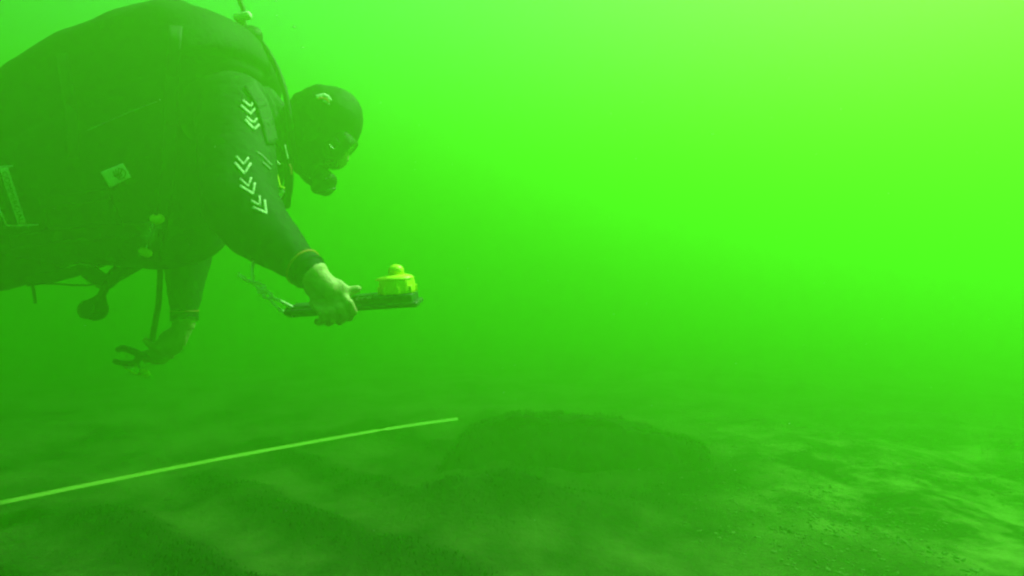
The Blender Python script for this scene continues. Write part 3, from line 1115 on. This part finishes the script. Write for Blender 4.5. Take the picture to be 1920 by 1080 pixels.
# lanyard knotted to the grip end
DL = 1.30
cordp = lambda l, dz=0.0: [P(x, y, DL + dz * math.sin(i * 1.9)) for i, (x, y) in enumerate(l)]
lan = tube('lanyard', cordp([(475.5, 486), (473.5, 500), (473.3, 512), (475, 527), (479, 534), (486, 541), (494, 544), (497, 538), (492, 536), (484, 531), (476, 529), (466, 527), (458, 522), (449, 515)], 0.003), 0.0036, M_CORD, brd, seg=8)
tube('lanyard_loop', cordp([(492, 543), (485, 547), (490, 549), (498, 546), (503, 549), (509, 552), (511, 557), (508, 560), (500, 559), (495, 556), (497, 551), (503, 548), (508, 552), (511, 557), (524, 564), (536, 570), (548, 576)], 0.003), 0.0036, M_CORD, lan, seg=8)
tube('lanyard_loop', cordp([(505, 556), (508, 563), (518, 574), (530, 584), (540, 589), (550, 592)], 0.002), 0.0034, M_CORD, lan, seg=8)
bm = Soup(); ball(bm, P(494, 541, DL), (0.0055, 0.0055, 0.0045)); ball(bm, P(497, 543, DL - .003), (0.004, 0.004, 0.005)); from_bm('knot', bm, M_CORD, lan)
bm = bmesh.new()
for i in range(9):
    e = P(449 + random.uniform(-4, 1), 515 + random.uniform(-4, 3), DL + random.uniform(-.004, .004))
    tube_bm([P(451, 517, DL), P(451, 517, DL).lerp(e, .5), e], 0.0009, 5, bm)
from_bm('frayed_end', bm, M_CORD, lan)

# ------------------------------------------------------------------ clip in the lowered hand
clip = empty('clip', P(250, 668, 1.91), 'dark hooked clip with lime knob hanging from the lowered hand', 'clip')
tube('hook', [P(276, 668, 1.90), P(262, 664, 1.89), P(246, 657, 1.885), (P(232, 653, 1.885)), P(220, 656, 1.885)], lambda t: 0.011 - 0.004 * abs(t - .5), M_BOARD, clip, seg=12)
tube('hook', [P(258, 662, 1.89), P(260, 671, 1.89), P(252, 680, 1.888), P(236, 682, 1.885), P(214, 677, 1.885)], lambda t: 0.012 - 0.004 * t, M_BOARD, clip, seg=12)
ribbon('tag', [P(234, 688, 1.87), P(243, 690, 1.865), P(252, 688, 1.87)], Vector((0, -.5, 1)), lambda t: 0.010 * (1 - abs(2 * t - 1) * .8) + .001, 0.001, M_REFLECT, clip)
tube('line', [P(236, 690, 1.87), P(248, 698, 1.87), P(260, 702, 1.875), P(270, 701, 1.88)], 0.0032, M_LIME, clip, seg=8)
bm = Soup()
oball(bm, P(271, 699, 1.88), Vector((1, 0, -.45)).normalized(), LAT, Vector((.45, 0, 1)).normalized(), (0.019, 0.013, 0.0115))
ball(bm, P(266, 695, 1.88), 0.007)
link('knob', skin_mesh('knob', bm, 0.0025, 2), M_LIME, clip)
tube('line', [P(256, 680, 1.89), P(262, 690, 1.885), P(268, 697, 1.88)], 0.003, M_BOARD, clip, seg=8)

# ------------------------------------------------------------------ flakes drifting in the water
bm = Soup()
spots = [(518, 2, 1.0, 3.0), (519, 29, 1.0, 2.0), (551, 51, 1.0, 3.2), (568, 89, 1.0, 2.8), (1335, 252, 1.3, 3.0), (1480, 794, 1.5, 2.4), (300, 187, 0.9, 1.4), (403, 275, 0.9, 1.2)]
for k in range(200):
    d = random.uniform(0.6, 2.6)
    spots.append((random.uniform(-200, 2100), random.uniform(-100, 1000), d, random.uniform(0.5, 1.1)))
for x, y, d, s in spots:
    r = s * d / FPX * 0.55
    rot = Vector((1, random.uniform(-.4, .4), random.uniform(-.5, .3))).normalized()
    oball(bm, P(x, y, d), rot, rot.orthogonal().normalized(), rot.cross(rot.orthogonal()).normalized(), (r * 1.7, r * .7, r * .6), 1)
tag(from_bm('drifting_particles', bm, M_CORD), 'tiny pale flakes drifting in the green water', 'particles', kind='stuff')

# ------------------------------------------------------------------ the water itself: one closed body round everything
bm = bmesh.new()
bmesh.ops.create_cube(bm, size=1)
for v in bm.verts:
    v.co = Vector((v.co.x * 120, v.co.y * 120, (v.co.z + 0.5) * (WATER_TOP + 1.6) - 1.6))
tag(from_bm('water', bm, water_material(), smooth=False), kind='structure')
